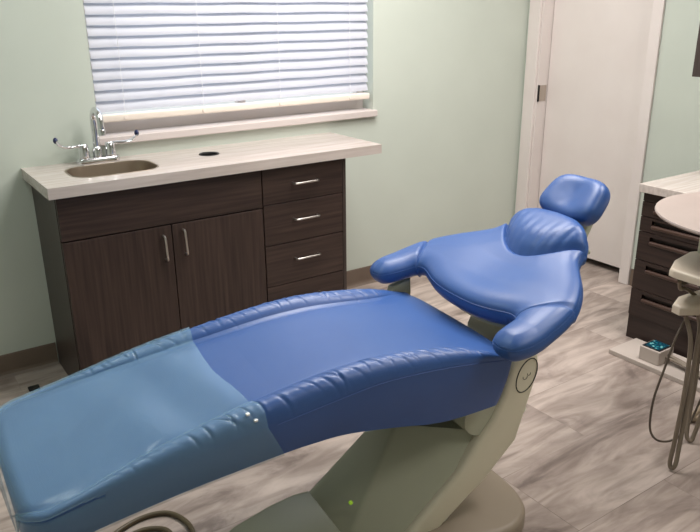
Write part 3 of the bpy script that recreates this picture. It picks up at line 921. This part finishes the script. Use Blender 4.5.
# ------------------------------------------------------------------ right side: drawer cabinet, worktop, wall cabinet
RX, RY = 2.360, -1.322
DC = thing('drawer_cabinet', 'dark wood drawer cabinet with recessed finger pulls along the right wall', 'cabinet', (RX, RY, 0))
def dl(bm): return local(DC, bm)
YE = -3.0
obj('carcass', dl(boxes((RX + .02, XR - .002, YE, RY, .0, .722))), M['woodend'], DC)
lines = [(.678, .722, 0), (.608, .675, 1), (.547, .605, 1), (.402, .544, 1), (.258, .399, 1), (.123, .255, 1), (.0, .12, 0)]
lines = [(.680, .722, 0), (.610, .677, 1), (.540, .607, 1), (.402, .537, 1), (.258, .399, 1), (.123, .255, 1), (.0, .12, 0)]
yb = RY - .002; ye = RY - .60
for col in range(2):
    a = RY - .001 - col * .62; b = a - .615
    for (z0_, z1_, pull) in lines:
        if not pull:
            obj('rail_panel', dl(boxes((RX + (.002 if z0_ > .5 else .006), RX + .02, b, a, z0_, z1_))), M['woody'], DC); continue
        bm = bmesh.new()
        pz1 = z1_ - .012 if z1_ - z0_ < .08 else z1_ - .018
        pz0 = pz1 - .036; py1 = a - .058; py0 = b + .058
        # frame of the drawer front around a pocket
        add_box(bm, RX, RX + .02, b, a, z0_, pz0); add_box(bm, RX, RX + .02, b, a, pz1, z1_)
        add_box(bm, RX, RX + .02, py1, a, pz0, pz1); add_box(bm, RX, RX + .02, b, py0, pz0, pz1)
        bmesh.ops.remove_doubles(bm, verts=bm.verts, dist=1e-5)
        dr = obj('drawer', dl(bm), M['woody'], DC)
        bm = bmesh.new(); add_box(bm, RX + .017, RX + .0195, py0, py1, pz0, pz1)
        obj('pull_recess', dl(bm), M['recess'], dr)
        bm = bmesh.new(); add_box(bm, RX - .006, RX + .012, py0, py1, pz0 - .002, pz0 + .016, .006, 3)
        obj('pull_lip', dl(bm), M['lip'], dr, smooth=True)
wt = obj('side_countertop', boxes((RX - .025, XR - .001, YE, RY + .012, .722, .760), bev=.003), M['lam'])
tag(wt, 'pale countertop on the drawer cabinet by the door', 'countertop')
UC = thing('wall_cabinet', 'dark wood cabinet hung high on the right wall', 'cabinet', (2.63, -1.31, 1.21))
obj('carcass', local(UC, boxes((2.645, XR - .001, -3.0, -1.31, 1.212, 2.0))), M['woodend'], UC)
for k in range(2):
    obj('door', local(UC, boxes((2.625, 2.644, -1.312 - .55 * (k + 1) + .003, -1.312 - .55 * k, 1.212, 1.998), bev=.001)), M['woodend'], UC)

# white floor plate with control box
pl_ = tag(obj('floor_plate', boxes((2.138, 2.345, -2.35, -1.392, 0, .022), bev=.003), M['boxwhite']), 'flat white plate lying on the floor in front of the drawer cabinet', 'floor plate')
bx = thing('control_box', 'small white box with a teal screen standing on the floor plate', 'control box', (2.2, -1.56, .026))
rb = .14
bm = bmesh.new(); add_box(bm, 2.165, 2.275, -1.625, -1.527, .022, .088, .004); obj('housing', local(bx, bm), M['boxwhite'], bx)
fb = obj('bezel', local(bx, boxes((2.172, 2.268, -1.619, -1.533, .0875, .0905), bev=.001)), M['black'], bx)
obj('screen', local(bx, boxes((2.180, 2.260, -1.611, -1.541, .0900, .0915))), M['screen'], bx)
def hose(name, pts, r, m, label=None, cat=None, parent=None, group=None, n=60):
    bm = bmesh.new(); add_tube(bm, catmull(pts, n), r, 10)
    o = obj(name, bm, m, parent, smooth=True)
    if label: tag(o, label, cat, group)
    return o
for k in range(3):
    hose('cable', [(2.22 + .016 * k, -1.624, .05 + .008 * (k % 2)), (2.215 + .012 * k, -1.70, .05), (2.20 + .014 * k, -1.82, .036), (2.21 + .014 * k, -2.0, .034), (2.2 + .014 * k, -2.3, .034)], .006, M['hose'], 'grey cable running from the control box along the floor plate', 'cable', group='cables behind the control box')

# ------------------------------------------------------------------ dental delivery unit
DU = thing('dental_delivery_unit', 'cream dental delivery unit with round tray and hanging hoses', 'dental unit', (2.02, -2.28, 0))
def ul(bm): return local(DU, bm)
bm = bmesh.new()
TC = (1.911, -2.081); TR = .354
add_lathe(bm, [(TR - .02, .836), (TR - .004, .840), (TR, .846), (TR - .002, .851), (TR - .010, .852), (TR - .02, .849), (.01, .849)], (TC[0], TC[1], 0), 72)
obj('tray', ul(bm), M['tray'], DU, smooth=True, angle=50)
bm = bmesh.new(); add_lathe(bm, [(.030, .66), (.026, .70), (.026, .80), (.05, .836)], (1.84, -1.925, 0), 24)
obj('tray_post', ul(bm), M['cast'], DU, smooth=True)
bm = bmesh.new()
add_prism_xy(bm, [(1.60, -1.942), (1.69, -1.902), (1.81, -1.882), (2.05, -1.97), (2.06, -2.20), (1.78, -2.34), (1.585, -2.2), (1.592, -1.965)], .668, .696, .010, 3)
obj('control_head', ul(bm), M['cream'], DU, smooth=True, angle=50)
bm = bmesh.new(); add_prism_xy(bm, [(1.63, -1.965), (1.70, -1.925), (2.0, -2.02), (1.88, -2.25), (1.66, -2.16), (1.635, -2.0)], .652, .668, .006, 3)
obj('head_underside', ul(bm), M['cast'], DU, smooth=True, angle=50)
bm = bmesh.new(); add_prism_xy(bm, [(1.615, -1.962), (1.69, -1.935), (1.88, -1.945), (1.92, -2.12), (1.72, -2.075), (1.606, -1.995)], .540, .572, .010, 3)
hh = obj('handpiece_holder', ul(bm), M['cream'], DU, smooth=True, angle=50)
bm = bmesh.new(); add_tube(bm, [(1.86, -2.05, .55), (1.87, -2.05, .65)], .03, 14)
obj('holder_bracket', ul(bm), M['cast'], DU, smooth=True)
def uhose(pts, r, m, n=70):
    bm = bmesh.new(); add_tube(bm, catmull(pts, n), r, 10); obj('hose', ul(bm), m, DU, smooth=True)
uhose([(1.640, -2.0, .53), (1.625, -2.04, .45), (1.600, -2.06, .27), (1.570, -2.07, .10), (1.557, -2.073, .03), (1.556, -2.082, .0105), (1.560, -2.092, .03), (1.578, -2.085, .10), (1.612, -2.07, .25), (1.650, -2.05, .42), (1.668, -2.04, .545)], .0075, M['hose'])
uhose([(1.71, -2.0, .53), (1.745, -2.0, .45), (1.775, -2.0, .26), (1.775, -2.0, .12), (1.760, -2.01, .03), (1.764, -2.025, .012), (1.775, -2.03, .04), (1.80, -2.04, .2), (1.80, -2.05, .40), (1.78, -2.05, .545)], .0075, M['hose'])
uhose([(1.657, -2.0, .542), (1.601, -2.0, .461), (1.558, -2.0, .353), (1.523, -2.0, .257), (1.521, -2.0, .164), (1.546, -2.0, .103), (1.606, -2.0, .055), (1.688, -2.0, .03), (1.764, -2.0, .04), (1.82, -2.0, .12), (1.85, -2.02, .3), (1.84, -2.03, .545)], .004, M['hosedark'])
uhose([(1.86, -2.08, .53), (1.92, -2.05, .3), (1.93, -1.98, .10), (1.893, -1.95, .03), (1.91, -1.95, .0125), (1.98, -1.99, .0125), (2.02, -2.10, .0125), (2.02, -2.2, .05)], .011, M['hosebeige'])
uhose([(1.640, -1.96, .64), (1.66, -1.955, .61), (1.70, -1.95, .60), (1.74, -1.96, .575), (1.75, -1.965, .566)], .006, M['hose'])
uhose([(1.66, -1.945, .64), (1.70, -1.94, .615), (1.73, -1.95, .62), (1.77, -1.96, .60), (1.79, -1.97, .566)], .006, M['hosedark'])
bm = bmesh.new(); add_lathe(bm, [(.20, 0), (.20, .03), (.18, .05), (.05, .07), (.045, .5), (.05, .66)], (2.06, -2.30, 0), 40)
obj('pedestal', ul(bm), M['cast'], DU, smooth=True, angle=50)
bm = bmesh.new(); add_prism_xy(bm, [(1.86, -2.12), (2.10, -2.22), (2.10, -2.38), (2.0, -2.36), (1.82, -2.2)], .60, .657, .01)
obj('support_arm', ul(bm), M['cream'], DU, smooth=True, angle=50)

# foot-control cords under the toe end
hose('foot_control_cord', [(-.30, -1.45, .008), (-.17, -1.33, .008), (-.08, -1.285, .008), (.0, -1.28, .008), (.055, -1.315, .008), (.078, -1.40, .008), (.06, -1.52, .008), (.10, -1.62, .008), (.3, -1.62, .008)], .008, M['brownhose'], 'outer olive brown cord looped on the floor below the chair foot end', 'cord')
hose('foot_control_cord', [(-.32, -1.48, .008), (-.18, -1.375, .008), (-.08, -1.335, .008), (-.02, -1.345, .008), (.015, -1.39, .008), (.0, -1.48, .008), (-.08, -1.62, .008)], .008, M['brownhose'], 'inner olive brown cord looped on the floor inside the longer cord', 'cord')
# small dark object by the wall
bm = bmesh.new(); add_box(bm, -.145, -.10, -.215, -.185, 0, .014, .004, 2)
tag(obj('cable_clip', bm, M['black']), 'small black clip lying on the floor left of the sink cabinet', 'clip')

# ------------------------------------------------------------------ light
w = bpy.data.worlds.new('outside'); bpy.context.scene.world = w; w.use_nodes = True
WN = w.node_tree; bg = WN.nodes['Background']; bg.inputs['Strength'].default_value = 2.5
tc = WN.nodes.new('ShaderNodeTexCoord'); sx = WN.nodes.new('ShaderNodeSeparateXYZ'); rp = WN.nodes.new('ShaderNodeValToRGB')
WN.links.new(tc.outputs['Generated'], sx.inputs[0]); WN.links.new(sx.outputs['Z'], rp.inputs['Fac']); WN.links.new(rp.outputs['Color'], bg.inputs['Color'])
e = rp.color_ramp.elements; e[0].position = 0; e[0].color = (.34, .36, .36, 1); e[1].position = .35; e[1].color = (.78, .90, 1, 1)
def area(name, loc, sx, sy, power, col, rot=(0, 0, 0)):
    l = bpy.data.lights.new(name, 'AREA'); l.shape = 'RECTANGLE'; l.size = sx; l.size_y = sy; l.energy = power; l.color = col
    o = bpy.data.objects.new(name, l); C.objects.link(o); o.location = loc; o.rotation_euler = rot; return o
area('ceiling_lamp_a', (1.35, -1.0, 2.58), 1.2, 1.0, 55, (1, .955, .925))
area('ceiling_lamp_b', (1.4, -3.5, 2.58), 1.2, .6, 16, (1, .95, .91))
area('fill_light_left', (-.6, -1.0, 2.58), .6, .6, 10, (.88, 1, .95))  # added fill, tinted cool green for the lower left wall
area('fill_light_right', (2.2, -2.2, 2.58), .6, .6, 35, (1, .94, .90))  # added warm fill to brighten the tray and the floor at right

# ------------------------------------------------------------------ camera
f, yaw, pitch, rol = 718.77, .6007, .3419, -.0082
cy, sy, cp, sp = math.cos(yaw), math.sin(yaw), math.cos(pitch), math.sin(pitch)
fw = Vector((sy * cp, cy * cp, -sp)); rt = Vector((cy, -sy, 0)); upv = rt.cross(fw)
r2 = math.cos(rol) * rt + math.sin(rol) * upv; u2 = -math.sin(rol) * rt + math.cos(rol) * upv
cam = bpy.data.cameras.new('camera'); cam.sensor_width = 36; cam.sensor_fit = 'HORIZONTAL'; cam.lens = f / 700 * 36; cam.shift_y = -1.1 / 700
co = bpy.data.objects.new('camera', cam); C.objects.link(co)
mw = Matrix((r2, u2, -fw)).transposed().to_4x4(); mw.translation = Vector((-.5402, -3.1897, 1.5111)); co.matrix_world = mw
bpy.context.scene.camera = co
vs = bpy.context.scene.view_settings; vs.view_transform = 'Standard'; vs.look = 'None'; vs.exposure = 0; vs.gamma = 1
bpy.context.scene.cycles.use_denoising = True
bpy.context.scene.cycles.max_bounces = 12
bpy.context.scene.cycles.transparent_max_bounces = 16
